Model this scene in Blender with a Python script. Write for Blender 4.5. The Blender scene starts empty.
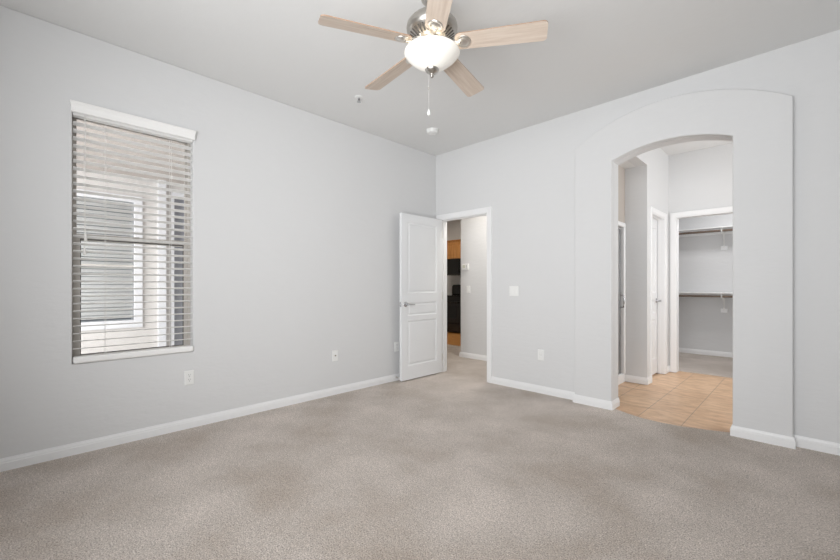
import bpy, bmesh, math, random
from mathutils import Vector, Matrix
random.seed(4)
R = math.radians
scene = bpy.context.scene
COL = scene.collection

# ------------------------------------------------------------------ camera, world, lights, exposure
H = 2.933                                     # ceiling height
cam_d = bpy.data.cameras.new('camera')
cam_d.sensor_width = 36.0
cam_d.lens = 393.6 / 840 * 36
cam_d.shift_y = 5.33 / 840
cam_d.clip_start = 0.05
cam = bpy.data.objects.new('camera', cam_d)
cam.location = (3.616, -3.9615, 1.17)
cam.rotation_euler = (R(90), 0, 0.78002)
COL.objects.link(cam)
scene.camera = cam

world = bpy.data.worlds.new('world')
scene.world = world
world.use_nodes = True
world.node_tree.nodes['Background'].inputs[0].default_value = (0.86, 0.93, 1.0, 1)
world.node_tree.nodes['Background'].inputs[1].default_value = 0.5

vs = scene.view_settings
vs.view_transform = 'Standard'
vs.look = 'None'
vs.gamma = 1.0
vs.use_curve_mapping = False
vs.exposure = 0.0


def area_light(name, loc, direction, sx, sy, power, color=(1, 1, 1), spread=180):
    d = bpy.data.lights.new(name, 'AREA')
    d.shape = 'RECTANGLE'
    d.size, d.size_y = sx, sy
    d.energy = power
    d.color = color
    d.spread = R(spread)
    o = bpy.data.objects.new(name, d)
    o.location = loc
    o.rotation_euler = Vector(direction).to_track_quat('-Z', 'Y').to_euler()
    COL.objects.link(o)
    return o


# area light added behind the camera, at an unseen window put in for it
area_light('fill_rear', (3.0, -4.90, 1.45), (-0.42, 1, 0.18), 2.4, 1.8, 78, (0.97, 0.985, 1.0), 125)
# area light added right of the tiled vestibule to brighten it; no window there
area_light('fill_bath', (4.55, 1.15, 1.75), (-1, 0.0, 0), 1.6, 1.6, 33, (0.98, 0.99, 1.0))
# unseen area lights added to brighten the closet, hall and kitchen, no fixtures
area_light('fill_closet', (3.2, 3.0, H - 0.03), (0, 0, -1), 0.4, 0.4, 21, (0.99, 0.99, 1.0))
area_light('fill_hall', (0.55, 0.6, H - 0.03), (0, 0, -1), 0.3, 0.3, 18, (1.0, 0.95, 0.88))
area_light('fill_kitchen', (-2.6, 2.4, H - 0.03), (0, 0, -1), 0.6, 0.6, 26, (1.0, 0.92, 0.8))
# open sky side of the patio
area_light('daylight_patio', (-1.3, -6.2, 1.9), (-0.55, 1, 0), 2.6, 2.4, 270, (0.97, 0.98, 1.0))


# ------------------------------------------------------------------ materials
def mat(name, col, rough=0.5, metal=0.0, spec=0.5):
    m = bpy.data.materials.new(name)
    m.use_nodes = True
    b = m.node_tree.nodes['Principled BSDF']
    b.inputs['Base Color'].default_value = (*col, 1)
    b.inputs['Roughness'].default_value = rough
    b.inputs['Metallic'].default_value = metal
    b.inputs['Specular IOR Level'].default_value = spec
    return m, m.node_tree.nodes, m.node_tree.links, b


def srgb(r, g, b):
    f = lambda c: (c / 255 / 12.92) if c / 255 <= 0.04045 else ((c / 255 + 0.055) / 1.055) ** 2.4
    return (f(r), f(g), f(b))


def noise(N, L, scale, detail=3, rough=0.5, stretch=None):
    tc = N.new('ShaderNodeTexCoord')
    n = N.new('ShaderNodeTexNoise')
    n.inputs['Scale'].default_value = scale
    n.inputs['Detail'].default_value = detail
    n.inputs['Roughness'].default_value = rough
    if stretch:
        mp = N.new('ShaderNodeMapping')
        mp.inputs['Scale'].default_value = stretch
        L.new(tc.outputs['Object'], mp.inputs['Vector'])
        L.new(mp.outputs['Vector'], n.inputs['Vector'])
    else:
        L.new(tc.outputs['Object'], n.inputs['Vector'])
    return n


def ramp(N, L, src, stops):
    r = N.new('ShaderNodeValToRGB')
    e = r.color_ramp.elements
    e[0].position, e[0].color = stops[0][0], (*stops[0][1], 1)
    e[1].position, e[1].color = stops[-1][0], (*stops[-1][1], 1)
    for p, c in stops[1:-1]:
        x = e.new(p)
        x.color = (*c, 1)
    L.new(src, r.inputs['Fac'])
    return r


def bump(N, L, b, src, strength, dist):
    bp = N.new('ShaderNodeBump')
    bp.inputs['Strength'].default_value = strength
    bp.inputs['Distance'].default_value = dist
    L.new(src, bp.inputs['Height'])
    L.new(bp.outputs['Normal'], b.inputs['Normal'])
    return bp


def make_wall(name, col):
    m, N, L, b = mat(name, col, 0.75, 0, 0.25)
    n = noise(N, L, 9, 4, 0.55, (1, 1, 2.6))
    bump(N, L, b, n.outputs['Fac'], 0.22, 0.012)
    return m


M = {}
M['wall'] = make_wall('wall_paint', srgb(220, 220, 220))
M['ceiling'] = make_wall('ceiling_paint', srgb(230, 230, 229))
M['trim'] = mat('trim_paint', srgb(240, 240, 240), 0.35)[0]
M['door'] = mat('door_paint', srgb(236, 237, 238), 0.38)[0]
M['plastic'] = mat('white_plastic', srgb(238, 238, 236), 0.4)[0]
M['blind'] = mat('blind_white', srgb(246, 245, 243), 0.45)[0]
M['cord'] = mat('cord_white', srgb(232, 230, 226), 0.7)[0]
M['vinyl'] = mat('window_vinyl', srgb(190, 184, 177), 0.45)[0]
M['seal'] = mat('dark_seal', srgb(60, 58, 56), 0.6)[0]
M['dark'] = mat('dark_void', srgb(38, 36, 34), 0.7)[0]
M['nickel'] = mat('brushed_nickel', srgb(224, 220, 214), 0.36, 1.0)[0]
M['housing'] = mat('dull_nickel', srgb(186, 182, 176), 0.32, 1.0)[0]
M['vent'] = mat('vent_shadow', srgb(84, 80, 76), 0.7)[0]
M['chrome'] = mat('satin_chrome', srgb(200, 200, 202), 0.22, 1.0)[0]
M['darkrod'] = mat('bronze_rod', srgb(120, 104, 92), 0.4, 0.4)[0]
M['black'] = mat('black_appliance', srgb(22, 20, 20), 0.25)[0]
M['blackglass'] = mat('black_glass', srgb(12, 12, 12), 0.08)[0]
M['stucco'] = make_wall('stucco', srgb(203, 199, 195))
M['extwhite'] = mat('exterior_white', srgb(216, 216, 218), 0.6)[0]
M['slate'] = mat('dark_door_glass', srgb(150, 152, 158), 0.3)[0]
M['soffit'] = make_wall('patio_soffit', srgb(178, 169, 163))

# carpet
m, N, L, b = mat('carpet', (0.4, 0.36, 0.32), 0.95, 0, 0.1)
fine = noise(N, L, 150, 3, 0.75)
mid = noise(N, L, 45, 3, 0.6)
big = noise(N, L, 1.6, 5, 0.6)
r1 = ramp(N, L, fine.outputs['Fac'], [(0.31, srgb(126, 113, 103)), (0.5, srgb(207, 195, 185)), (0.69, srgb(250, 242, 234))])
r2 = ramp(N, L, big.outputs['Fac'], [(0.34, (0.80, 0.77, 0.735)), (0.5, (0.95, 0.95, 0.95)), (0.66, (1.10, 1.10, 1.11))])
r3 = ramp(N, L, mid.outputs['Fac'], [(0.3, (0.86, 0.86, 0.86)), (0.7, (1.1, 1.1, 1.1))])
for a in (0, 1):
    mx = N.new('ShaderNodeMix')
    mx.data_type = 'RGBA'
    mx.blend_type = 'MULTIPLY'
    mx.inputs[0].default_value = 1.0
    L.new((r1 if a == 0 else last).outputs[0 if a == 0 else 2], mx.inputs[6])
    L.new((r2 if a == 0 else r3).outputs[0], mx.inputs[7])
    last = mx
L.new(last.outputs[2], b.inputs['Base Color'])
bump(N, L, b, fine.outputs['Fac'], 0.7, 0.01)
b.inputs['Sheen Weight'].default_value = 0.15
M['carpet'] = m

# floor tile: square beige tiles, joints at fixed world positions
m, N, L, b = mat('beige_tile', (0.6, 0.42, 0.28), 0.35, 0, 0.4)
tc = N.new('ShaderNodeTexCoord')
mp = N.new('ShaderNodeMapping')
mp.inputs['Location'].default_value = (-2.853, 0.06, 0)
L.new(tc.outputs['Object'], mp.inputs['Vector'])
bk = N.new('ShaderNodeTexBrick')
bk.offset = 0.0
bk.squash = 1.0
bk.inputs['Scale'].default_value = 1.0
bk.inputs['Brick Width'].default_value = 0.332
bk.inputs['Row Height'].default_value = 0.332
bk.inputs['Mortar Size'].default_value = 0.0035
bk.inputs['Mortar Smooth'].default_value = 0.2
bk.inputs['Bias'].default_value = 0.0
bk.inputs['Color1'].default_value = (*srgb(214, 178, 144), 1)
bk.inputs['Color2'].default_value = (*srgb(222, 188, 154), 1)
bk.inputs['Mortar'].default_value = (*srgb(172, 144, 120), 1)
L.new(mp.outputs['Vector'], bk.inputs['Vector'])
cl = noise(N, L, 7, 5, 0.6, (1, 2.2, 1))
rc = ramp(N, L, cl.outputs['Fac'], [(0.32, (0.80, 0.73, 0.66)), (0.5, (0.99, 0.98, 0.97)), (0.66, (1.13, 1.14, 1.17))])
mx = N.new('ShaderNodeMix')
mx.data_type = 'RGBA'
mx.blend_type = 'MULTIPLY'
mx.inputs[0].default_value = 1.0
L.new(bk.outputs['Color'], mx.inputs[6])
L.new(rc.outputs[0], mx.inputs[7])
L.new(mx.outputs[2], b.inputs['Base Color'])
M['tile'] = m


def make_wood(name, dark, mid_, light, rough, scale=(1.5, 22, 22), ns=2.2):
    m, N, L, b = mat(name, mid_, rough, 0, 0.35)
    n = noise(N, L, ns, 6, 0.62, scale)
    r = ramp(N, L, n.outputs['Fac'], [(0.28, dark), (0.5, mid_), (0.74, light)])
    L.new(r.outputs[0], b.inputs['Base Color'])
    return m


M['blade'] = make_wood('bleached_oak', srgb(200, 182, 166), srgb(216, 200, 185), srgb(228, 215, 202), 0.45)
M['bladeedge'] = mat('blade_edge', srgb(172, 142, 120), 0.5)[0]
M['cabinet'] = make_wood('maple', srgb(160, 108, 60), srgb(186, 132, 78), srgb(202, 150, 94), 0.35, (18, 18, 1.5))
M['woodfloor'] = make_wood('wood_floor', srgb(178, 118, 62), srgb(212, 152, 90), srgb(226, 172, 110), 0.3, (2, 16, 1))

# clear glazing
m = bpy.data.materials.new('clear_glass')
m.use_nodes = True
N, L = m.node_tree.nodes, m.node_tree.links
N.clear()
out = N.new('ShaderNodeOutputMaterial')
tr = N.new('ShaderNodeBsdfTransparent')
tr.inputs[0].default_value = (0.985, 0.99, 0.99, 1)
gl = N.new('ShaderNodeBsdfGlossy')
gl.inputs['Roughness'].default_value = 0.02
fr = N.new('ShaderNodeFresnel')
fr.inputs[0].default_value = 1.3
ms = N.new('ShaderNodeMixShader')
L.new(fr.outputs[0], ms.inputs[0])
L.new(tr.outputs[0], ms.inputs[1])
L.new(gl.outputs[0], ms.inputs[2])
L.new(ms.outputs[0], out.inputs[0])
M['glass'] = m
# obscured shower glass
m, N, L, b = mat('obscured_glass', srgb(176, 176, 174), 0.35)
b.inputs['Transmission Weight'].default_value = 0.5
M['frost'] = m
# lit lamp bowl
m, N, L, b = mat('lamp_bowl_glass', srgb(250, 247, 240), 0.25)
b.inputs['Emission Color'].default_value = (1.0, 0.96, 0.88, 1)
b.inputs['Emission Strength'].default_value = 0.14
M['bowl'] = m


# ------------------------------------------------------------------ helpers
def link(name, bm, m, parent=None, origin=(0, 0, 0), smooth=None, bevel=0.0, kind=None, label=None):
    bmesh.ops.recalc_face_normals(bm, faces=bm.faces[:])
    me = bpy.data.meshes.new(name)
    bm.to_mesh(me)
    bm.free()
    for mm in (m if isinstance(m, (list, tuple)) else [m]):
        me.materials.append(mm)
    o = bpy.data.objects.new(name, me)
    COL.objects.link(o)
    o.location = origin
    if smooth:
        for p in me.polygons:
            p.use_smooth = True
        me.set_sharp_from_angle(angle=R(smooth))
    if bevel:
        md = o.modifiers.new('edge', 'BEVEL')
        md.width = bevel
        md.segments = 2
        md.limit_method = 'ANGLE'
        md.angle_limit = R(40)
    if parent is not None:
        o.parent = parent
    if kind:
        o['kind'] = kind
    if label:
        o['label'] = label
    return o


def empty(name, loc, rz=0.0):
    o = bpy.data.objects.new(name, None)
    o.empty_display_size = 0.1
    o.location = loc
    o.rotation_euler = (0, 0, rz)
    COL.objects.link(o)
    return o


def tag(o, label, cat, group=None):
    o['label'] = label
    o['category'] = cat
    if group:
        o['group'] = group
    return o


def box(bm, a, c, mi=0):
    x0, y0, z0 = a
    x1, y1, z1 = c
    v = [bm.verts.new(p) for p in ((x0, y0, z0), (x1, y0, z0), (x1, y1, z0), (x0, y1, z0), (x0, y0, z1), (x1, y0, z1), (x1, y1, z1), (x0, y1, z1))]
    fs = []
    for f in ((0, 3, 2, 1), (4, 5, 6, 7), (0, 1, 5, 4), (1, 2, 6, 5), (2, 3, 7, 6), (3, 0, 4, 7)):
        q = bm.faces.new([v[i] for i in f])
        q.material_index = mi
        fs.append(q)
    return v


def boxes(*bs):
    bm = bmesh.new()
    for a, c in bs:
        box(bm, a, c)
    return bm


def lathe(bm, prof, n=40, center=(0, 0), mi=0, matrix=None):
    """prof: list of (radius, z) revolved about the vertical through center."""
    rings = []
    for r, z in prof:
        if r < 1e-5:
            rings.append([bm.verts.new((center[0], center[1], z))])
        else:
            rings.append([bm.verts.new((center[0] + r * math.cos(2 * math.pi * k / n), center[1] + r * math.sin(2 * math.pi * k / n), z)) for k in range(n)])
    for a, c in zip(rings, rings[1:]):
        for k in range(n):
            k2 = (k + 1) % n
            if len(a) == 1 and len(c) == 1:
                continue
            if len(a) == 1:
                f = bm.faces.new((a[0], c[k], c[k2]))
            elif len(c) == 1:
                f = bm.faces.new((a[k], a[k2], c[0]))
            else:
                f = bm.faces.new((a[k], a[k2], c[k2], c[k]))
            f.material_index = mi
    if matrix is not None:
        bmesh.ops.transform(bm, matrix=matrix, verts=[v for r in rings for v in r])
    return bm


def tube(bm, pts, r, n=10):
    pts = [Vector(p) for p in pts]
    rings = []
    for i, p in enumerate(pts):
        d = (pts[min(i + 1, len(pts) - 1)] - pts[max(i - 1, 0)]).normalized()
        up = Vector((0, 0, 1)) if abs(d.z) < 0.95 else Vector((1, 0, 0))
        s = d.cross(up).normalized()
        t = s.cross(d)
        rr = r[i] if isinstance(r, (list, tuple)) else r
        rings.append([bm.verts.new(p + (s * math.cos(2 * math.pi * k / n) + t * math.sin(2 * math.pi * k / n)) * rr) for k in range(n)])
    for a, c in zip(rings, rings[1:]):
        for k in range(n):
            bm.faces.new((a[k], a[(k + 1) % n], c[(k + 1) % n], c[k]))
    bm.faces.new(rings[0])
    bm.faces.new(rings[-1][::-1])
    return bm


def slab(outline, holes, mapping, t0, t1):
    """A flat plate with holes: outline and holes in (u,v), extruded from t0 to t1; mapping(u,v,t) -> xyz."""
    bm = bmesh.new()
    edges = []
    loops = [outline] + list(holes)
    front = []
    for lp in loops:
        vsn = [bm.verts.new((u, v, 0)) for u, v in lp]
        front.append(vsn)
        for i in range(len(vsn)):
            edges.append(bm.edges.new((vsn[i], vsn[(i + 1) % len(vsn)])))
    if holes:
        res = bmesh.ops.triangle_fill(bm, use_beauty=True, use_dissolve=False, edges=edges, normal=(0, 0, 1))
        faces = [g for g in res['geom'] if isinstance(g, bmesh.types.BMFace)]
    else:
        faces = [bm.faces.new(front[0])]
    vmap = {}
    for v in list(bm.verts):
        vmap[v] = bm.verts.new((v.co.x, v.co.y, 1))
    for f in faces:
        bm.faces.new([vmap[v] for v in reversed(f.verts)])
    for vsn in front:
        n = len(vsn)
        for i in range(n):
            a, c = vsn[i], vsn[(i + 1) % n]
            bm.faces.new((a, c, vmap[c], vmap[a]))
    for v in bm.verts:
        t = t0 if v.co.z < 0.5 else t1
        v.co = Vector(mapping(v.co.x, v.co.y, t))
    return bm


def rect(u0, v0, u1, v1):
    return [(u0, v0), (u1, v0), (u1, v1), (u0, v1)]


def sweep(bm, path, prof, mapping, closed=False):
    """Profile (off, h) swept along path in a plane, mitred; off runs to the left of the walking direction."""
    pts = [Vector((p[0], p[1])) for p in path]
    n = len(pts)
    rings = []
    for i in range(n):
        d0 = (pts[i] - pts[i - 1]).normalized() if (i > 0 or closed) else None
        d1 = (pts[(i + 1) % n] - pts[i]).normalized() if (i < n - 1 or closed) else None
        d0 = d0 or d1
        d1 = d1 or d0
        n0, n1 = Vector((-d0.y, d0.x)), Vector((-d1.y, d1.x))
        mtr = (n0 + n1)
        mtr = mtr / (mtr.dot(n0))
        rings.append([bm.verts.new(mapping(*(pts[i] + mtr * o), h)) for o, h in prof])
    k = len(prof)
    prs = list(zip(rings, rings[1:])) + ([(rings[-1], rings[0])] if closed else [])
    for a, c in prs:
        for j in range(k):
            bm.faces.new((a[j], a[(j + 1) % k], c[(j + 1) % k], c[j]))
    if not closed:
        bm.faces.new(rings[0])
        bm.faces.new(rings[-1][::-1])
    return bm


BASE = [(0, 0), (0.0135, 0), (0.0135, 0.050), (0.0105, 0.054), (0.0105, 0.062), (0.006, 0.074), (0.005, 0.080), (0, 0.080)]


def baseboard(name, path):
    bm = bmesh.new()
    sweep(bm, path, BASE, lambda u, v, h: (u, v, h))
    return link(name, bm, M['trim'], kind='structure')


CAS = [(0, 0), (0, 0.010), (0.006, 0.013), (0.020, 0.013), (0.040, 0.018), (0.055, 0.018), (0.060, 0.014), (0.060, 0)]


def casing(name, u0, u1, v1, mapping):
    """U-shaped trim round an opening u0..u1, 0..v1; proud of the wall by the profile height."""
    bm = bmesh.new()
    sweep(bm, [(u0, 0.0), (u0, v1), (u1, v1), (u1, 0.0)], CAS, mapping)
    return link(name, bm, M['trim'], kind='structure', smooth=25)


def panel_door(bm, w, hgt, t, panels):
    """Slab 0..w x 0..t x 0..hgt with moulded panels on both faces."""
    for side in (0, 1):
        y0 = 0 if side == 0 else t
        s = 1 if side == 0 else -1
        edges = []
        lo = [(0, 0), (w, 0), (w, hgt), (0, hgt)]
        ov = [bm.verts.new((u, y0, v)) for u, v in lo]
        edges += [bm.edges.new((ov[i], ov[(i + 1) % 4])) for i in range(4)]
        pls = []
        for (u0, v0, u1, v1) in panels:
            pv = [bm.verts.new((u, y0, v)) for u, v in rect(u0, v0, u1, v1)]
            edges += [bm.edges.new((pv[i], pv[(i + 1) % 4])) for i in range(4)]
            pls.append((pv, (u0, v0, u1, v1)))
        bmesh.ops.triangle_fill(bm, use_beauty=True, use_dissolve=False, edges=edges, normal=(0, -s, 0))
        for pv, (u0, v0, u1, v1) in pls:
            prev = pv
            for ins, dep in ((0.006, 0.006), (0.014, 0.009), (0.022, 0.009), (0.034, 0.003)):
                nv = [bm.verts.new((u, y0 + s * dep, v)) for u, v in rect(u0 + ins, v0 + ins, u1 - ins, v1 - ins)]
                for i in range(4):
                    bm.faces.new((prev[i], prev[(i + 1) % 4], nv[(i + 1) % 4], nv[i]))
                prev = nv
            bm.faces.new(prev)
        if side == 0:
            fo = ov
        else:
            for i in range(4):
                bm.faces.new((fo[i], fo[(i + 1) % 4], ov[(i + 1) % 4], ov[i]))
    return bm


def arc_pts(x0, x1, z_spring, rise, n=28):
    """Segmental arch from x1 over to x0 (right to left)."""
    c = (x0 + x1) / 2
    hw = (x1 - x0) / 2
    rad = (hw * hw + rise * rise) / (2 * rise)
    zc = z_spring + rise - rad
    a = math.asin(hw / rad)
    return [(c + rad * math.sin(a - 2 * a * k / n), zc + rad * math.cos(a - 2 * a * k / n)) for k in range(n + 1)]


XZ = lambda u, v, t: (u, t, v)          # plate in a y-plane
YZ = lambda u, v, t: (t, u, v)          # plate in an x-plane
XY = lambda u, v, t: (u, v, t)

# ------------------------------------------------------------------ room shell
REAR, RIGHT = -4.86, 4.70
# carpet of the bedroom, its edge bowed out in front of the tile
edge = [(2.20, 0.08), (2.20, -0.005), (2.31, -0.012), (2.44, -0.075), (2.57, -0.118), (2.72, -0.128), (2.87, -0.110), (3.03, -0.060), (3.18, 0.0), (3.26, 0.0), (3.26, 0.08)]
out_ = [(-0.1, REAR), (RIGHT + 0.1, REAR), (RIGHT + 0.1, 0.08)] + edge[::-1] + [(-0.1, 0.08)]
link('floor', slab(out_, [], XY, -0.05, 0.0), M['carpet'], kind='structure')
link('floor_hall', boxes(((-4.5, 0.08, -0.05), (1.2, 1.97, 0.0))), M['carpet'], kind='structure')
link('floor_kitchen', boxes(((-4.5, 1.97, -0.05), (-0.3, 4.3, -0.003))), M['woodfloor'], kind='structure')
link('floor_tile', boxes(((1.95, -0.2, -0.049), (RIGHT, 2.37, -0.006))), M['tile'], kind='structure')
link('floor_closet', boxes(((1.4, 2.365, -0.05), (4.0, 4.2, 0.0))), M['carpet'], kind='structure')
link('ceiling', boxes(((-0.15, REAR - 0.1, H), (RIGHT + 0.1, 0.118, H + 0.1))), M['ceiling'], kind='structure')
link('ceiling_hall', boxes(((-4.6, 0.118, H), (1.25, 4.3, H + 0.1))), M['ceiling'], kind='structure')
link('ceiling_bath', boxes(((1.25, 0.118, H), (RIGHT + 0.1, 4.3, H + 0.1))), M['ceiling'], kind='structure')

WY0, WY1, WZ0, WZ1 = -3.719, -2.968, 0.624, 2.395
link('wall_left', slab(rect(REAR - 0.1, -0.05, 0.0, H), [rect(WY0, WZ0, WY1, WZ1)], YZ, -0.15, 0.0), M['wall'], kind='structure', bevel=0.006)

DX0, DX1, DZ = 0.083, 0.850, 2.055          # bedroom doorway
AX0, AX1 = 2.294, 3.190                    # arched opening
back_out = [(-4.5, -0.05), (DX0, -0.05), (DX0, DZ), (DX1, DZ), (DX1, -0.05), (AX0, -0.05)] + arc_pts(AX0, AX1, 2.336, 0.09)[::-1] + [(AX1, -0.05), (RIGHT + 0.1, -0.05), (RIGHT + 0.1, H), (-4.5, H)]
link('wall_back', slab(back_out, [], XZ, 0.0, 0.118), M['wall'], kind='structure')
# thickened arch surround, segmental head outside and in
PX0, PX1 = 1.943, 3.533
sur = [(PX0, -0.05), (AX0, -0.05)] + arc_pts(AX0, AX1, 2.336, 0.09)[::-1] + [(AX1, -0.05), (PX1, -0.05)] + arc_pts(PX0, PX1, 2.534, 0.243)
o = link('arch_surround', slab(sur, [], XZ, -0.07, 0.001), M['wall'], kind='structure')
md = o.modifiers.new('edge', 'BEVEL')
md.width, md.segments, md.limit_method, md.angle_limit = 0.009, 4, 'ANGLE', R(40)

link('wall_right', boxes(((RIGHT, REAR - 0.1, -0.05), (RIGHT + 0.1, 4.3, H))), M['wall'], kind='structure')
link('wall_rear', slab(rect(-0.15, -0.05, RIGHT + 0.1, H), [rect(1.6, 0.5, 4.5, 2.4)], XZ, REAR - 0.1, REAR), M['wall'], kind='structure')
bm = bmesh.new()
for u in (1.6, 2.56, 3.53, 4.45):
    box(bm, (u, REAR - 0.08, 0.5), (u + 0.05, REAR - 0.03, 2.4))
for v in (0.5, 2.35):
    box(bm, (1.6, REAR - 0.078, v), (4.5, REAR - 0.032, v + 0.05))
link('added_window_frame_rear', bm, M['vinyl'], kind='structure')  # frame of the unseen window added for the rear light

# baseboards (walking direction keeps the room on the left)
baseboard('baseboard_left', [(0, 0.0), (0, REAR)])
baseboard('baseboard_back', [(PX0, 0.0), (DX1 + 0.06, 0.0)])
baseboard('baseboard_arch_left', [(AX0, 0.118), (AX0, -0.07), (PX0, -0.07), (PX0, 0.0)])
baseboard('baseboard_arch_right', [(PX1, 0.0), (PX1, -0.07), (AX1, -0.07), (AX1, 0.118)])
baseboard('baseboard_right', [(RIGHT, REAR), (RIGHT, 0.0), (PX1, 0.0)])

# ------------------------------------------------------------------ vestibule beyond the arch
VX, VY, SX = 2.256, 1.22, 2.014            # wall with linen door, grey return wall, shower door plane
YB = 2.22                                  # wall with the closet opening
LD0, LD1 = 1.393, 2.003                    # linen doorway
link('wall_vestibule', slab([(VY, -0.05), (LD0, -0.05), (LD0, 2.055), (LD1, 2.055), (LD1, -0.05), (YB + 0.05, -0.05), (YB + 0.05, H), (0.118, H), (0.118, 2.592), (VY, 2.592)], [], YZ, VX - 0.118, VX), M['wall'], kind='structure')
link('wall_alcove', boxes(((SX - 0.6, VY, -0.05), (VX - 0.118, VY + 0.1, 2.65))), M['wall'], kind='structure')
link('ceiling_alcove', boxes(((SX - 0.1, 0.118, 2.592), (VX - 0.118, VY, 2.65))), M['ceiling'], kind='structure')
link('wall_shower', slab([(0.118, 1.93), (VY, 1.93), (VY, 2.592), (0.118, 2.592)], [], YZ, SX - 0.1, SX), make_wall('shaded_wall_paint', srgb(190, 182, 174)), kind='structure')  # wall tone darkened to stand in for the alcove's shade
link('shower_curb', boxes(((SX - 0.1, 0.118, -0.05), (SX, VY, 0.10))), M['trim'], kind='structure', bevel=0.008)
CX0, CX1, CZ = 2.337, 3.10, 2.088
link('wall_closet_front', slab([(VX - 0.118, -0.05), (CX0, -0.05), (CX0, CZ), (CX1, CZ), (CX1, -0.05), (RIGHT, -0.05), (RIGHT, H), (VX - 0.118, H)], [], XZ, YB, YB + 0.118), M['wall'], kind='structure')
link('wall_closet_back', boxes(((1.4, 4.13, -0.05), (4.0, 4.23, H))), M['wall'], kind='structure')
link('wall_closet_left', boxes(((1.40, YB + 0.1, -0.05), (1.50, 4.13, H))), M['wall'], kind='structure')
link('wall_closet_right', boxes(((3.90, YB + 0.118, -0.05), (4.0, 4.13, H))), M['wall'], kind='structure')
link('wall_linen', boxes(((1.40, 2.1, -0.05), (VX - 0.118, YB + 0.1, H)), ((1.30, VY, -0.05), (1.40, YB + 0.1, H))), M['wall'], kind='structure')
baseboard('baseboard_alcove', [(VX, LD0 - 0.06), (VX, VY), (SX, VY)])
baseboard('baseboard_vestibule', [(CX0 - 0.06, YB), (VX, YB), (VX, LD1 + 0.06)])
baseboard('baseboard_closet', [(3.9, YB + 0.12), (3.9, 4.13), (1.5, 4.13), (1.5, YB + 0.12)])
# sweep's profile runs left of the walking direction; casings walk the opening so that left is outward
casing('trim_1', DX0, DX1, DZ, lambda u, v, h: (u, -h, v))
casing('trim_2', CX0, CX1, CZ, lambda u, v, h: (u, YB - h, v))
casing('trim_3', LD0, LD1, 2.055, lambda u, v, h: (VX + h, u, v))
casing('trim_4', DX0, DX1, DZ, lambda u, v, h: (u, 0.118 + h, v))


def jamb(name, u0, u1, v1, t0, t1, mp, stop=None):
    bm = bmesh.new()
    loop = [(u0, 0), (u0 + 0.012, 0), (u0 + 0.012, v1 - 0.012), (u1 - 0.012, v1 - 0.012), (u1 - 0.012, 0), (u1, 0), (u1, v1), (u0, v1)]
    b2 = slab(loop, [], mp, t0, t1)
    if stop:
        me = bpy.data.meshes.new('tmp')
        u0s, u1s, v1s = u0 + 0.010, u1 - 0.010, v1 - 0.010
        b3 = slab([(u0s, 0), (u0s + 0.009, 0), (u0s + 0.009, v1s - 0.009), (u1s - 0.009, v1s - 0.009), (u1s - 0.009, 0), (u1s, 0), (u1s, v1s), (u0s, v1s)], [], mp, stop[0], stop[1])
        b3.to_mesh(me)
        b2.from_mesh(me)
        b3.free()
        bpy.data.meshes.remove(me)
    bm.free()
    return link(name, b2, M['trim'], kind='structure')


jamb('door_jamb_bedroom', DX0, DX1, DZ, -0.004, 0.122, XZ, (0.045, 0.08))
jamb('door_jamb_linen', LD0, LD1, 2.055, VX - 0.122, VX + 0.004, YZ, (VX - 0.075, VX - 0.045))
jamb('door_jamb_closet', CX0, CX1, CZ, YB - 0.004, YB + 0.122, XZ)

# ------------------------------------------------------------------ hall and kitchen shell
HX = -0.457
link('wall_hall', boxes(((HX, 1.10, -0.05), (1.3, 1.22, H)), ((HX, 1.22, -0.05), (HX + 0.12, 4.3, H))), M['wall'], kind='structure', bevel=0.01)
link('wall_hall_end', boxes(((1.15, 0.118, -0.05), (1.25, 1.1, H))), M['wall'], kind='structure')
link('wall_kitchen', boxes(((-4.6, 4.10, -0.05), (HX + 0.12, 4.2, H))), M['wall'], kind='structure')
link('wall_kitchen_left', boxes(((-4.6, 0.0, -0.05), (-4.5, 4.2, H))), M['wall'], kind='structure')
baseboard('baseboard_hall', [(1.15, 1.10), (HX, 1.10), (HX, 4.1)])

# ------------------------------------------------------------------ bedroom door, open against the left wall
LEAFW, LEAFH = 0.728, 2.030
d1 = empty('door_1', (0.128, -0.022, 0.014), R(-90.0))
d1['kind'] = 'structure'
bm = bmesh.new()
panel_door(bm, LEAFW, LEAFH, 0.035, [(0.105, 0.170, LEAFW - 0.102, 0.722), (0.105, 0.782, LEAFW - 0.102, 0.945), (0.105, 1.062, LEAFW - 0.102, 1.930)])
# leaf local x runs out from the hinge, local y towards the left wall: mirror so face 0 looks into the room
bmesh.ops.transform(bm, matrix=Matrix.Scale(-1, 4, (0, 1, 0)), verts=bm.verts[:])
leaf = link('door_leaf', bm, M['door'], d1)


def lever(parent, side, u, v, y, point):
    """Lever handle on a face at local y; side +1 = towards +y; lever points along local x by sign `point`."""
    bm = bmesh.new()
    mtx = Matrix.Translation((u, y, v)) @ Matrix.Rotation(R(-90 * side), 4, 'X')
    lathe(bm, [(0, 0), (0.032, 0), (0.033, 0.004), (0.028, 0.010), (0.014, 0.013), (0.0115, 0.018), (0.0115, 0.042), (0.013, 0.046), (0.013, 0.058), (0, 0.060)], 28, matrix=mtx)
    yy = y + side * 0.052
    tube(bm, [(u, yy, v), (u + point * 0.03, yy + side * 0.004, v), (u + point * 0.07, yy + side * 0.002, v - 0.002), (u + point * 0.112, yy - side * 0.006, v - 0.004)], [0.0095, 0.009, 0.008, 0.007], 12)
    return link('door_handle', bm, M['chrome'], parent, smooth=40)


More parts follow.
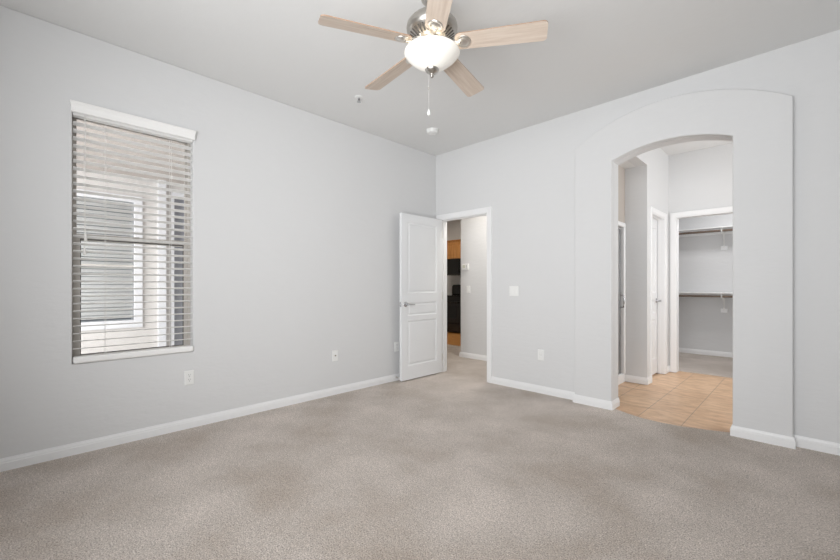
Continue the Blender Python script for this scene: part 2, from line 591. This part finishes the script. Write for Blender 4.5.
lever(d1, 1, LEAFW - 0.066, 0.925, 0.0, -1)
lever(d1, -1, LEAFW - 0.066, 0.925, -0.035, -1)
bm = boxes(((LEAFW - 0.0005, -0.030, 0.897), (LEAFW + 0.0015, -0.005, 0.953)), ((LEAFW, -0.024, 0.916), (LEAFW + 0.007, -0.011, 0.934)))
link('latch_plate', bm, M['chrome'], d1)
for z in (0.20, 1.02, 1.83):
    bm = bmesh.new()
    lathe(bm, [(0, z - 0.045), (0.0065, z - 0.045), (0.0065, z + 0.045), (0, z + 0.045)], 14, center=(-0.0075, -0.004))
    link('hinge', bm, M['nickel'], d1, smooth=40)

# linen door in the vestibule wall
d2 = empty('door_2', (VX - 0.080, LD0 + 0.016, 0.012), R(90))
d2['kind'] = 'structure'
bm = bmesh.new()
w2 = LD1 - LD0 - 0.032
panel_door(bm, w2, LEAFH - 0.003, 0.035, [(0.10, 0.20, w2 - 0.10, 0.72), (0.10, 0.80, w2 - 0.10, 0.965), (0.10, 1.06, w2 - 0.10, 1.90)])
link('door_leaf', bm, M['door'], d2)
lever(d2, -1, w2 - 0.055, 0.955, 0.0, -1)

# framed shower door in the alcove
d3 = empty('door_3', (SX, VY, 0.10))
d3['kind'] = 'structure'
bm = bmesh.new()
# outer white frame with a profiled right stile
hh = 1.83
sweep(bm, [(-1.085, 0.0), (-1.085, hh - 0.055), (-0.055, hh - 0.055), (-0.055, 0.0)], [(0, -0.06), (0, 0.004), (0.012, 0.012), (0.045, 0.012), (0.054, 0.004), (0.054, -0.06)], lambda u, v, h: (h, u, v))
link('door_frame', bm, M['trim'], d3)
bm = bmesh.new()
sweep(bm, [(-1.065, 0.012), (-0.100, 0.012), (-0.100, hh - 0.085), (-1.065, hh - 0.085)][::-1], [(0, -0.045), (0, -0.020), (0.025, -0.020), (0.025, -0.045)], lambda u, v, h: (h, u, v), closed=True)
link('metal_frame', bm, M['chrome'], d3)
link('glass_pane', boxes(((-0.036, -1.065, 0.012), (-0.030, -0.10, hh - 0.085))), M['frost'], d3)
bm = bmesh.new()
tube(bm, [(-0.02, -0.13, 0.80), (0.025, -0.13, 0.81), (0.03, -0.13, 0.86), (0.03, -0.13, 0.90), (0.025, -0.13, 0.95), (-0.02, -0.13, 0.96)], 0.009, 10)
link('door_handle', bm, M['chrome'], d3, smooth=50)

# ------------------------------------------------------------------ window in the left wall
w1 = empty('window_1', (0, (WY0 + WY1) / 2, WZ0))
w1['kind'] = 'structure'
YC = (WY0 + WY1) / 2
wl = lambda y, z: (y - YC, z - WZ0)
half = (WY1 - WY0) / 2
HT = WZ1 - WZ0
ZM = 1.515 - WZ0


def frame_ring(u0, v0, u1, v1, wd, x0, x1):
    return slab(rect(u0, v0, u1, v1), [rect(u0 + wd, v0 + wd, u1 - wd, v1 - wd)], YZ, x0, x1)


link('window_frame', frame_ring(-half, 0, half, HT, 0.020, -0.148, -0.078), M['vinyl'], w1, bevel=0.002)
link('upper_sash', frame_ring(-half + 0.012, ZM - 0.022, half - 0.012, HT - 0.012, 0.020, -0.138, -0.116), M['vinyl'], w1, bevel=0.003)
lo = frame_ring(-half + 0.014, 0.014, half - 0.014, ZM + 0.024, 0.036, -0.112, -0.086)
link('lower_sash', lo, M['vinyl'], w1, bevel=0.003)
link('upper_glass', boxes(((-0.129, -half + 0.03, ZM), (-0.126, half - 0.03, HT - 0.03))), M['glass'], w1)
link('lower_glass', boxes(((-0.101, -half + 0.045, 0.045), (-0.098, half - 0.045, ZM - 0.01))), M['glass'], w1)
link('glazing_seal', slab(rect(-half + 0.049, 0.049, half - 0.049, ZM - 0.011), [rect(-half + 0.053, 0.053, half - 0.053, ZM - 0.017)], YZ, -0.097, -0.0855), M['seal'], w1)
bm = boxes(((-0.086, -0.03, ZM + 0.004), (-0.068, 0.03, ZM + 0.020)), ((-0.080, -0.012, ZM + 0.020), (-0.066, 0.02, ZM + 0.026)))
link('sash_lock', bm, M['vinyl'], w1, bevel=0.002)

# ------------------------------------------------------------------ blind
bl = tag(empty('window_blind', (0, YC, WZ0)), 'white horizontal slat blind with crown valance hung in the left wall window', 'window blind')
bm = bmesh.new()
# crown valance with short returns, just proud of the wall
VP = [(0.0, 0.0), (0.008, 0.0), (0.011, 0.004), (0.011, 0.044), (0.013, 0.048), (0.013, 0.054), (0.017, 0.060), (0.017, 0.074), (0.0, 0.074)]
zt = 2.364 - WZ0
vy = half - 0.004
sweep(bm, [(0.001, vy), (0.016, vy), (0.016, -vy), (0.001, -vy)], VP, lambda u, v, h: (u, v, zt + h))
link('valance', bm, M['blind'], bl)
link('headrail', boxes(((-0.060, -half + 0.004, 2.352 - WZ0), (-0.004, half - 0.004, 2.388 - WZ0))), M['blind'], bl)
bm = bmesh.new()
nsl, pitch = 31, 0.0525
z_first = 0.726 - WZ0
sx_c, sd, tilt = -0.030, 0.050, 0.22
for i in range(nsl):
    zc = z_first + i * pitch
    pts = []
    for j in range(5):
        s = (j / 4 - 0.5) * sd
        cr = 0.0022 * (1 - (2 * j / 4 - 1) ** 2)
        pts.append((sx_c + s, zc + s * tilt + cr))
    va, vb = [], []
    for (x, z) in pts:
        va.append((bm.verts.new((x, -half + 0.006, z + 0.0014)), bm.verts.new((x, half - 0.006, z + 0.0014))))
        vb.append((bm.verts.new((x, -half + 0.006, z - 0.0014)), bm.verts.new((x, half - 0.006, z - 0.0014))))
    for j in range(4):
        bm.faces.new((va[j][0], va[j + 1][0], va[j + 1][1], va[j][1]))
        bm.faces.new((vb[j][0], vb[j][1], vb[j + 1][1], vb[j + 1][0]))
        for e in (0, 1):
            bm.faces.new((va[j][e], vb[j][e], vb[j + 1][e], va[j + 1][e]))
    for j in (0, 4):
        bm.faces.new((va[j][0], va[j][1], vb[j][1], vb[j][0]))
link('slats', bm, M['blind'], bl, smooth=30)
bm = boxes(((-0.048, -half + 0.004, 0.003), (0.022, half - 0.002, 0.050)))
link('bottom_rail', bm, M['blind'], bl, bevel=0.012)
for yy in (-3.535, -3.125):
    bm = bmesh.new()
    for xo in (-0.0575, -0.0035):
        tube(bm, [(xo, yy - YC, 0.03), (xo, yy - YC, 2.34 - WZ0)], 0.0014, 6)
    for i in range(nsl):
        zc = z_first + i * pitch - 0.003
        tube(bm, [(-0.0575, yy - YC, zc - 0.027 * tilt), (-0.0035, yy - YC, zc + 0.027 * tilt)], 0.0007, 4)
    link('ladder_cord', bm, M['cord'], bl)
for yy, zend in ((-3.648, 1.497), (-3.654, 1.402)):
    bm = bmesh.new()
    tube(bm, [(0.004, yy - YC, zend - WZ0 + 0.03), (0.004, yy - YC, 2.36 - WZ0)], 0.0015, 6)
    c = link('tilt_cord', bm, M['cord'], bl)
    bm = bmesh.new()
    lathe(bm, [(0, 0.062), (0.003, 0.060), (0.006, 0.045), (0.0095, 0.012), (0.0085, 0.002), (0, 0)], 14)
    t = link('tassel', bm, M['cord'], c, origin=(0.004, yy - YC, zend - WZ0 - 0.02), smooth=40)

# ------------------------------------------------------------------ patio seen through the window
PXW = -3.35
link('patio_floor', boxes(((PXW - 0.2, -7.0, -0.15), (-0.15, 0.0, -0.05))), make_wall('pale_concrete', srgb(228, 226, 222)), kind='structure')
link('patio_wall', slab([(-7.0, -0.1), (0.0, -0.1), (0.0, 2.9), (-7.0, 2.9)], [rect(-4.25, 0.62, -2.77, 2.42), rect(-2.36, -0.05, -1.70, 2.60)], YZ, PXW - 0.18, PXW), M['stucco'], kind='structure')
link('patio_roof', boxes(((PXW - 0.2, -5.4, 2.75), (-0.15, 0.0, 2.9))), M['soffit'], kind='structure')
link('patio_beam', boxes(((PXW, -5.4, 2.55), (-0.15, -5.2, 2.75))), M['stucco'], kind='structure')
link('patio_column', boxes(((PXW, -2.53, -0.05), (PXW + 0.06, -2.43, 2.75))), M['extwhite'], kind='structure')
w2_ = empty('window_2', (PXW, -3.51, 0.62))
w2_['kind'] = 'structure'
link('window_frame', slab(rect(-0.80, -0.06, 0.79, 1.84), [rect(-0.69, 0.05, 0.69, 1.75)], YZ, -0.12, 0.03), M['extwhite'], w2_, bevel=0.004)
link('meeting_rail', boxes(((-0.035, -0.69, 0.80), (-0.012, 0.69, 0.84))), M['vinyl'], w2_)
link('window_glass', boxes(((-0.026, -0.69, 0.05), (-0.022, 0.69, 1.75))), M['glass'], w2_)
bm = bmesh.new()
for i in range(31):
    z = 0.08 + i * 0.054
    v = [bm.verts.new(p) for p in ((-0.040, -0.685, z), (-0.040, 0.685, z), (-0.063, 0.685, z + 0.045), (-0.063, -0.685, z + 0.045))]
    bm.faces.new(v)
bs = link('blind_slats', bm, M['blind'], w2_)
sd_ = bs.modifiers.new('thick', 'SOLIDIFY')
sd_.thickness = 0.003
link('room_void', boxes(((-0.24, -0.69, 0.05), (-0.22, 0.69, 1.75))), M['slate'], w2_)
w3_ = empty('door_4', (PXW, -2.03, -0.05))
w3_['kind'] = 'structure'
link('door_frame', slab(rect(-0.33, 0, 0.33, 2.65), [rect(-0.285, 0.04, 0.285, 2.60)], YZ, -0.12, 0.02), M['extwhite'], w3_)
link('door_glass', boxes(((-0.09, -0.285, 0.04), (-0.08, 0.285, 2.60))), M['slate'], w3_)

# ------------------------------------------------------------------ ceiling fan
FX, FY = 2.011, -2.237
fan = tag(empty('ceiling_fan', (FX, FY, 2.594)), 'brushed nickel ceiling fan with five bleached wood blades and lit glass bowl', 'ceiling fan')
zf = lambda z: z - 2.594
bm = bmesh.new()
lathe(bm, [(0, zf(H)), (0.072, zf(H)), (0.072, zf(2.905)), (0.064, zf(2.875)), (0.040, zf(2.850)), (0.020, zf(2.842)), (0, zf(2.842))], 40)
link('canopy', bm, M['housing'], fan, smooth=40)
bm = bmesh.new()
lathe(bm, [(0, zf(2.86)), (0.0135, zf(2.86)), (0.0135, zf(2.80)), (0.030, zf(2.798)), (0.034, zf(2.765)), (0, zf(2.765))], 24)
link('downrod', bm, M['nickel'], fan, smooth=40)
bm = bmesh.new()
lathe(bm, [(0, zf(2.772)), (0.060, zf(2.772)), (0.095, zf(2.768)), (0.118, zf(2.758)), (0.130, zf(2.745)), (0.132, zf(2.738)), (0.140, zf(2.735)), (0.150, zf(2.722)),
           (0.153, zf(2.705)), (0.151, zf(2.690)), (0.144, zf(2.678)), (0.142, zf(2.674)), (0.080, zf(2.632)), (0.062, zf(2.628)), (0, zf(2.628))], 56)
housing = link('motor_housing', bm, M['housing'], fan, smooth=30)
bm = bmesh.new()
slope = Vector((0.142 - 0.080, 0, 2.674 - 2.632)).normalized()
for k in range(30):
    a = 2 * math.pi * k / 30
    p0, p1 = Vector((0.093, 0, zf(2.6408))), Vector((0.132, 0, zf(2.6672)))
    nn = Vector((slope.z, 0, -slope.x))
    vv = []
    for p, wd in ((p0, 0.0042), (p1, 0.0062)):
        for sgn in (-1, 1):
            for off in (-0.004, 0.0012):
                vv.append(bm.verts.new(Matrix.Rotation(a, 4, 'Z') @ (p + nn * off + Vector((0, sgn * wd, 0)))))
    for f in ((0, 1, 3, 2), (4, 6, 7, 5), (0, 4, 5, 1), (2, 3, 7, 6), (1, 5, 7, 3), (0, 2, 6, 4)):
        bm.faces.new([vv[i] for i in f])
link('vent_slots', bm, M['vent'], housing)
bm = bmesh.new()
lathe(bm, [(0, zf(2.632)), (0.058, zf(2.632)), (0.066, zf(2.622)), (0.066, zf(2.602)), (0.050, zf(2.598)), (0.046, zf(2.580)), (0.056, zf(2.572)), (0.056, zf(2.548)), (0.03, zf(2.544)), (0.012, zf(2.544)), (0.012, zf(2.47)), (0, zf(2.47))], 40)
link('switch_housing', bm, M['nickel'], fan, smooth=40)
bm = bmesh.new()
prof = [(0.165, 2.565), (0.170, 2.562), (0.1715, 2.556), (0.169, 2.551), (0.163, 2.548), (0.160, 2.543), (0.154, 2.534), (0.138, 2.520), (0.117, 2.503), (0.092, 2.487), (0.066, 2.474), (0.046, 2.466), (0.024, 2.462), (0.012, 2.461)]
inner = [(max(r - 0.004, 0.008), z + 0.004) for r, z in prof[::-1]]
lathe(bm, [(r * 0.965, zf(z)) for r, z in prof + inner + [prof[0]]], 56)
link('light_bowl', bm, M['bowl'], fan, smooth=50)
bm = bmesh.new()
lathe(bm, [(0.0, zf(2.468)), (0.036, zf(2.4655)), (0.042, zf(2.459)), (0.039, zf(2.451)), (0.027, zf(2.441)), (0.012, zf(2.434)), (0.009, zf(2.428)), (0.012, zf(2.421)), (0.008, zf(2.413)), (0, zf(2.411))], 32)
link('finial', bm, M['housing'], fan, smooth=50)
# blades: one mesh, five children, each with its iron
bm = bmesh.new()
r0, r1, w0, w1b = 0.140, 0.660, 0.116, 0.135
outl = []


def corner(cx, cy, rad, a0, a1, n=6):
    return [(cx + rad * math.cos(R(a0 + (a1 - a0) * k / n)), cy + rad * math.sin(R(a0 + (a1 - a0) * k / n))) for k in range(n + 1)]


outl += corner(r0 + 0.035, -w0 / 2 + 0.035, 0.035, 180, 270)
outl += corner(r1 - 0.024, -w1b / 2 + 0.024, 0.024, 270, 360)
outl += corner(r1 - 0.024, w1b / 2 - 0.024, 0.024, 0, 90)
outl += corner(r0 + 0.035, w0 / 2 - 0.035, 0.035, 90, 180)
top = [bm.verts.new((x, y, 0.003)) for x, y in outl]
bot = [bm.verts.new((x, y, -0.003)) for x, y in outl]
bm.faces.new(top)
bm.faces.new(bot[::-1])
for i in range(len(outl)):
    j = (i + 1) % len(outl)
    f = bm.faces.new((top[i], bot[i], bot[j], top[j]))
    f.material_index = 1
blade_me = None
bi = bmesh.new()
# iron: arm from the motor flaring into a rounded medallion screwed under the blade
tube(bi, [(0.055, 0, 0.030), (0.085, 0, 0.020), (0.110, 0, 0.006), (0.135, 0, -0.004), (0.170, 0, -0.006)], [0.014, 0.013, 0.013, 0.014, 0.016], 14)
lathe(bi, [(0, -0.003), (0.040, -0.003), (0.043, -0.005), (0.041, -0.009), (0.034, -0.011), (0.031, -0.0095), (0.027, -0.0125), (0.014, -0.016), (0, -0.0165)], 36, center=(0.190, 0))
b0 = link('fan_blade', bm, [M['blade'], M['bladeedge']], fan)
i0 = link('blade_iron', bi, M['nickel'], b0, smooth=45)
for k in range(5):
    if k == 0:
        bb = b0
    else:
        bb = b0.copy()
        COL.objects.link(bb)
        bb.parent = fan
        ii = i0.copy()
        COL.objects.link(ii)
        ii.parent = bb
    bb.rotation_euler = (R(-13), R(1.4), R(246.9 - 72 * k))
    bb.location = (0, 0, 0.016)
# pull chain hanging from the switch housing, past the bowl
px_, py_ = -0.02, -0.02
bm = bmesh.new()
ch = (0.012 * -0.711, 0.012 * -0.703)
cxp, cyp = ch[0] * 1.6, ch[1] * 1.6
tube(bm, [(cxp, cyp, zf(2.44)), (cxp, cyp, zf(2.215))], 0.0007, 6)
chain = link('pull_chain', bm, M['cord'], fan)
bm = bmesh.new()
lathe(bm, [(0, 0.008), (0.004, 0.006), (0.0045, 0), (0.004, -0.006), (0, -0.008)], 12, center=(0, 0))
link('chain_connector', bm, M['nickel'], chain, origin=(cxp, cyp, zf(2.348)), smooth=50)
bm = bmesh.new()
lathe(bm, [(0, 0.03), (0.003, 0.028), (0.006, 0.018), (0.010, 0.006), (0.010, -0.002), (0.006, -0.008), (0, -0.009)], 14)
link('chain_fob', bm, M['plastic'], chain, origin=(cxp, cyp, zf(2.195)), smooth=50)
# its bulb
for a in (20, 140, 260):
    bd = bpy.data.lights.new('fan_bulb', 'POINT')
    bd.energy = 0.16
    bd.color = (1.0, 0.88, 0.72)
    bd.shadow_soft_size = 0.03
    bo = bpy.data.objects.new('fan_bulb', bd)
    bo.location = (FX + 0.080 * math.cos(R(a)), FY + 0.080 * math.sin(R(a)), 2.505)
    COL.objects.link(bo)

# ------------------------------------------------------------------ small fittings
sm = tag(empty('smoke_detector', (0.574, -0.685, H)), 'round white smoke detector on the ceiling near the room corner', 'smoke detector')
bm = bmesh.new()
lathe(bm, [(0, 0), (0.073, 0), (0.073, -0.008), (0, -0.008)], 40)
link('base', bm, M['plastic'], sm, smooth=40)
bm = bmesh.new()
lathe(bm, [(0, -0.006), (0.066, -0.008), (0.067, -0.022), (0.060, -0.034), (0.040, -0.040), (0.038, -0.037), (0.022, -0.037), (0.020, -0.041), (0, -0.042)], 40)
link('cover', bm, M['plastic'], sm, smooth=40)

sp = tag(empty('fire_sprinkler', (0.618, -1.743, H)), 'small chrome fire sprinkler head with white ceiling ring beside the fan', 'sprinkler')
bm = bmesh.new()
lathe(bm, [(0, 0), (0.040, 0), (0.040, -0.004), (0.026, -0.010), (0.014, -0.010), (0, -0.008)], 32)
link('escutcheon', bm, M['plastic'], sp, smooth=40)
bm = bmesh.new()
lathe(bm, [(0, -0.006), (0.011, -0.006), (0.011, -0.020), (0, -0.020)], 16)
for s in (-1, 1):
    tube(bm, [(0.009 * s, 0, -0.018), (0.015 * s, 0, -0.030), (0.003 * s, 0, -0.044)], 0.0028, 8)
lathe(bm, [(0, -0.043), (0.017, -0.044), (0.018, -0.047), (0, -0.048)], 20)
link('head', bm, M['chrome'], sp, smooth=40)
bm = bmesh.new()
lathe(bm, [(0, -0.020), (0.003, -0.020), (0.003, -0.042), (0, -0.042)], 10)
link('bulb', bm, M['dark'], sp)


def plate(bm, w, h):
    """wall plate in local x (width) / z, proud towards local -y"""
    v0 = [bm.verts.new((x, 0, z)) for x, z in rect(-w / 2, -h / 2, w / 2, h / 2)]
    v1 = [bm.verts.new((x, -0.004, z)) for x, z in rect(-w / 2, -h / 2, w / 2, h / 2)]
    v2 = [bm.verts.new((x, -0.0065, z)) for x, z in rect(-w / 2 + 0.004, -h / 2 + 0.004, w / 2 - 0.004, h / 2 - 0.004)]
    for a, c in ((v0, v1), (v1, v2)):
        for i in range(4):
            bm.faces.new((a[i], a[(i + 1) % 4], c[(i + 1) % 4], c[i]))
    bm.faces.new(v2)
    bm.faces.new(v0[::-1])


def duplex(name, loc, rz, label, cat='electrical outlet'):
    e = tag(empty(name, loc, rz), label, cat)
    bm = bmesh.new()
    plate(bm, 0.070, 0.115)
    link('cover_plate', bm, M['plastic'], e)
    for s in (-1, 1):
        bm = bmesh.new()
        lathe(bm, [(0, 0), (0.0165, 0), (0.0165, 0.003), (0, 0.003)], 24, matrix=Matrix.Translation((0, -0.0060, s * 0.0195)) @ Matrix.Rotation(R(90), 4, 'X'))
        r = link('socket', bm, M['plastic'], e, smooth=40)
        bm = boxes(((-0.0075, -0.0096, s * 0.0195 + 0.001), (-0.0052, -0.0088, s * 0.0195 + 0.010)), ((0.0052, -0.0096, s * 0.0195 + 0.002), (0.0072, -0.0088, s * 0.0195 + 0.009)), ((-0.0024, -0.0096, s * 0.0195 - 0.010), (0.0024, -0.0088, s * 0.0195 - 0.005)))
        link('slots', bm, M['dark'], r)
    return e


LW = R(90)                                  # local -y turns to +x: plates on the left wall
duplex('wall_outlet', (0, -2.998, 0.414), LW, 'white duplex outlet on the left wall just below the blind')
e = tag(empty('cable_outlet', (0, -1.602, 0.418), LW), 'white cable jack plate with one dark centre hole on the left wall', 'cable outlet')
bm = bmesh.new()
plate(bm, 0.070, 0.115)
link('cover_plate', bm, M['plastic'], e)
bm = bmesh.new()
lathe(bm, [(0, 0), (0.0075, 0), (0.0075, 0.004), (0.005, 0.004), (0.005, 0.010), (0, 0.010)], 14, matrix=Matrix.Translation((0, -0.006, 0)) @ Matrix.Rotation(R(90), 4, 'X'))
link('jack', bm, M['darkrod'], e, smooth=40)
duplex('wall_outlet', (0, -0.715, 0.414), LW, 'white outlet on the left wall half hidden behind the open door')
e = tag(empty('wall_outlet', (1.545, 0, 0.414)), 'white rectangular outlet low on the back wall beside the arch', 'electrical outlet')
bm = bmesh.new()
plate(bm, 0.070, 0.115)
link('cover_plate', bm, M['plastic'], e)
rcp = link('receptacle', boxes(((-0.0165, -0.0085, -0.033), (0.0165, -0.006, 0.033))), mat('outlet_grey', srgb(222, 222, 220), 0.4)[0], e, bevel=0.0015)
for s in (-1, 1):
    link('socket_face', boxes(((-0.013, -0.0092, s * 0.0175 - 0.013), (0.013, -0.0080, s * 0.0175 + 0.013))), M['plastic'], rcp, bevel=0.001)


def rocker(name, loc, label, gangs):
    e = tag(empty(name, loc), label, 'light switch')
    bm = bmesh.new()
    plate(bm, 0.070 + 0.046 * (gangs - 1), 0.115)
    link('cover_plate', bm, M['plastic'], e)
    for g in range(gangs):
        x = (g - (gangs - 1) / 2) * 0.046
        bm = bmesh.new()
        v = [bm.verts.new(p) for p in ((x - 0.0165, -0.0062, -0.033), (x + 0.0165, -0.0062, -0.033), (x + 0.0165, -0.0062, 0.033), (x - 0.0165, -0.0062, 0.033),
                                       (x - 0.0155, -0.0115, -0.032), (x + 0.0155, -0.0115, -0.032), (x + 0.0155, -0.0072, 0.032), (x - 0.0155, -0.0072, 0.032))]
        for f in ((4, 5, 6, 7), (0, 1, 5, 4), (1, 2, 6, 5), (2, 3, 7, 6), (3, 0, 4, 7)):
            bm.faces.new([v[i] for i in f])
        link('rocker', bm, M['plastic'], e)
    return e


rocker('light_switch', (1.211, 0, 1.105), 'white double rocker switch on the bedroom wall between door and arch', 2)
rocker('light_switch', (-0.292, 1.10, 1.103), 'small white switch plate under the thermostat in the hall', 1)
th = tag(empty('thermostat', (-0.345, 1.10, 1.467)), 'white thermostat with a pale screen on the hall wall', 'thermostat')
link('body', boxes(((-0.066, -0.026, -0.050), (0.066, 0.0, 0.050))), M['plastic'], th, bevel=0.006)
link('screen', boxes(((-0.046, -0.0275, -0.014), (0.010, -0.0255, 0.030))), mat('lcd_screen', srgb(214, 216, 200), 0.2)[0], th)
link('buttons', boxes(*[((0.026, -0.029, z - 0.006), (0.044, -0.025, z + 0.006)) for z in (-0.018, 0.004, 0.026)]), mat('button_grey', srgb(170, 168, 164), 0.5)[0], th)
# spring door stop on the baseboard behind the door
ds = tag(empty('door_stop', (0.0135, -0.735, 0.045), LW), 'small metal door stop on the baseboard behind the open door', 'door stop')
bm = bmesh.new()
lathe(bm, [(0, 0), (0.011, 0), (0.011, 0.004), (0.006, 0.007), (0.0055, 0.050), (0, 0.050)], 16, matrix=Matrix.Rotation(R(90), 4, 'X'))
link('rod', bm, M['nickel'], ds, smooth=40)
bm = bmesh.new()
lathe(bm, [(0, 0.048), (0.009, 0.048), (0.010, 0.058), (0.007, 0.066), (0, 0.067)], 16, matrix=Matrix.Rotation(R(90), 4, 'X'))
link('bumper', bm, M['plastic'], ds, smooth=40)

# ------------------------------------------------------------------ closet shelves with hanging rods
def closet_shelf(z, drop, label):
    e = tag(empty('closet_shelf', (2.70, 4.13, z)), label, 'closet shelf', 'closet shelves with hanging rods')
    link('shelf_board', boxes(((-1.2, -0.305, 0.0), (1.2, 0, 0.018))), M['trim'], e, bevel=0.003)
    link('wall_cleat', boxes(((-1.2, -0.019, -0.075), (1.2, 0, 0.0))), M['trim'], e, bevel=0.003)
    bm = bmesh.new()
    tube(bm, [(-1.2, -0.275, -0.045), (1.2, -0.275, -0.045)], 0.0165, 18)
    link('hanging_rod', bm, M['darkrod'], e, smooth=60, label='dark bronze hanging rod')
    for bx in (-0.075, 0.85):
        bm = boxes(((bx - 0.012, -0.290, -0.006), (bx + 0.012, 0.0, 0.0)), ((bx - 0.012, -0.024, -drop), (bx + 0.012, -0.018, 0.0)))
        tube(bm, [(bx, -0.25, -0.006), (bx, -0.17, -0.06), (bx, -0.03, -drop * 0.86)], 0.006, 8)
        tube(bm, [(bx, -0.275, -0.002), (bx, -0.300, -0.035), (bx, -0.290, -0.066), (bx, -0.268, -0.068)], 0.011, 8)
        k = link('bracket', bm, M['plastic'], e, smooth=40)
        link('bracket_block', boxes(((bx - 0.045, -0.019, -drop - 0.035), (bx + 0.045, 0.0, -drop + 0.03))), M['trim'], k, bevel=0.003)
    return e


closet_shelf(2.085, 0.30, 'upper white closet shelf with dark hanging rod, near the door head')
closet_shelf(1.038, 0.28, 'lower white closet shelf with dark hanging rod, at waist height')

# ------------------------------------------------------------------ kitchen
rg = tag(empty('kitchen_range', (-2.72, 3.44, 0)), 'black freestanding range with raised back panel in the kitchen', 'range')
link('body', boxes(((-0.385, 0.03, 0.02), (0.385, 0.655, 0.905))), M['black'], rg, bevel=0.004)
link('cooktop', boxes(((-0.39, -0.005, 0.905), (0.39, 0.655, 0.925))), M['blackglass'], rg, bevel=0.005)
dr = link('oven_door', boxes(((-0.38, 0.0, 0.25), (0.38, 0.03, 0.80))), M['black'], rg, bevel=0.006)
link('oven_window', boxes(((-0.26, -0.002, 0.36), (0.26, 0.002, 0.66))), M['blackglass'], dr)
bm = bmesh.new()
tube(bm, [(-0.32, 0.0, 0.745), (-0.32, -0.045, 0.75), (0.32, -0.045, 0.75), (0.32, 0.0, 0.745)], 0.012, 10)
link('oven_handle', bm, M['black'], dr, smooth=50)
link('drawer', boxes(((-0.38, 0.0, 0.04), (0.38, 0.03, 0.235))), M['black'], rg, bevel=0.006)
link('control_panel', boxes(((-0.38, 0.0, 0.81), (0.38, 0.03, 0.90))), M['black'], rg, bevel=0.004)
bm = bmesh.new()
b_ = slab([(-0.385, 0.925), (0.385, 0.925), (0.375, 1.14), (0.34, 1.185), (-0.34, 1.185), (-0.375, 1.14)], [], XZ, 0.585, 0.655)
bm.free()
link('back_panel', b_, M['black'], rg, bevel=0.006)
bc = tag(empty('base_cabinet', (-3.63, 3.465, 0)), 'dark base cabinet with pale counter left of the range', 'kitchen cabinet')
link('body', boxes(((-0.5, 0.02, 0.0), (0.51, 0.625, 0.88))), M['cabinet'], bc)
link('door', boxes(((-0.49, 0.0, 0.12), (0.0, 0.02, 0.86))), M['cabinet'], bc, bevel=0.004)
link('door', boxes(((0.01, 0.0, 0.12), (0.50, 0.02, 0.86))), M['cabinet'], bc, bevel=0.004)
link('counter', boxes(((-0.5, -0.02, 0.88), (0.515, 0.63, 0.92))), M['black'], bc, bevel=0.004)
mw = tag(empty('microwave', (-2.72, 3.66, 1.425)), 'black over-the-range microwave under the wood cabinet in the kitchen', 'microwave')
link('body', boxes(((-0.38, 0.02, 0.0), (0.38, 0.44, 0.415))), M['black'], mw, bevel=0.004)
k = link('door', boxes(((-0.38, -0.01, 0.035), (0.20, 0.02, 0.405))), M['blackglass'], mw, bevel=0.004)
bm = bmesh.new()
tube(bm, [(0.17, -0.01, 0.07), (0.17, -0.045, 0.09), (0.17, -0.045, 0.35), (0.17, -0.01, 0.37)], 0.010, 10)
link('door_handle', bm, M['black'], k, smooth=50)
link('control_panel', boxes(((0.205, -0.01, 0.035), (0.38, 0.02, 0.405))), M['black'], mw, bevel=0.004)
link('vent_grille', boxes(((-0.38, -0.004, 0.0), (0.38, 0.02, 0.032))), M['dark'], mw)


def upper_cabinet(x0, x1, z0, z1, label):
    e = tag(empty('wall_cabinet', ((x0 + x1) / 2, 3.77, z0)), label, 'kitchen cabinet')
    w = (x1 - x0) / 2
    hh = z1 - z0
    link('body', boxes(((-w, 0.02, 0), (w, 0.33, hh))), M['cabinet'], e)
    bm = bmesh.new()
    sweep(bm, [(w, 0.33), (w, 0.02), (-w, 0.02), (-w, 0.33)][::-1], [(0, 0), (-0.012, 0), (-0.02, 0.02), (-0.05, 0.05), (-0.05, 0.062), (0, 0.062)], lambda u, v, h: (u, v, hh - 0.01 + h))
    link('crown_moulding', bm, M['cabinet'], e)
    for s in (-1, 1):
        u0, u1 = (-w + 0.006, -0.003) if s < 0 else (0.003, w - 0.006)
        bm = bmesh.new()
        panel_door(bm, u1 - u0, hh - 0.02, 0.020, [(0.05, 0.05, u1 - u0 - 0.05, hh - 0.07)])
        link('door', bm, M['cabinet'], e, origin=(u0, 0.0, 0.008))


upper_cabinet(-3.105, -2.335, 1.845, 2.27, 'short maple wall cabinet mounted directly over the microwave')
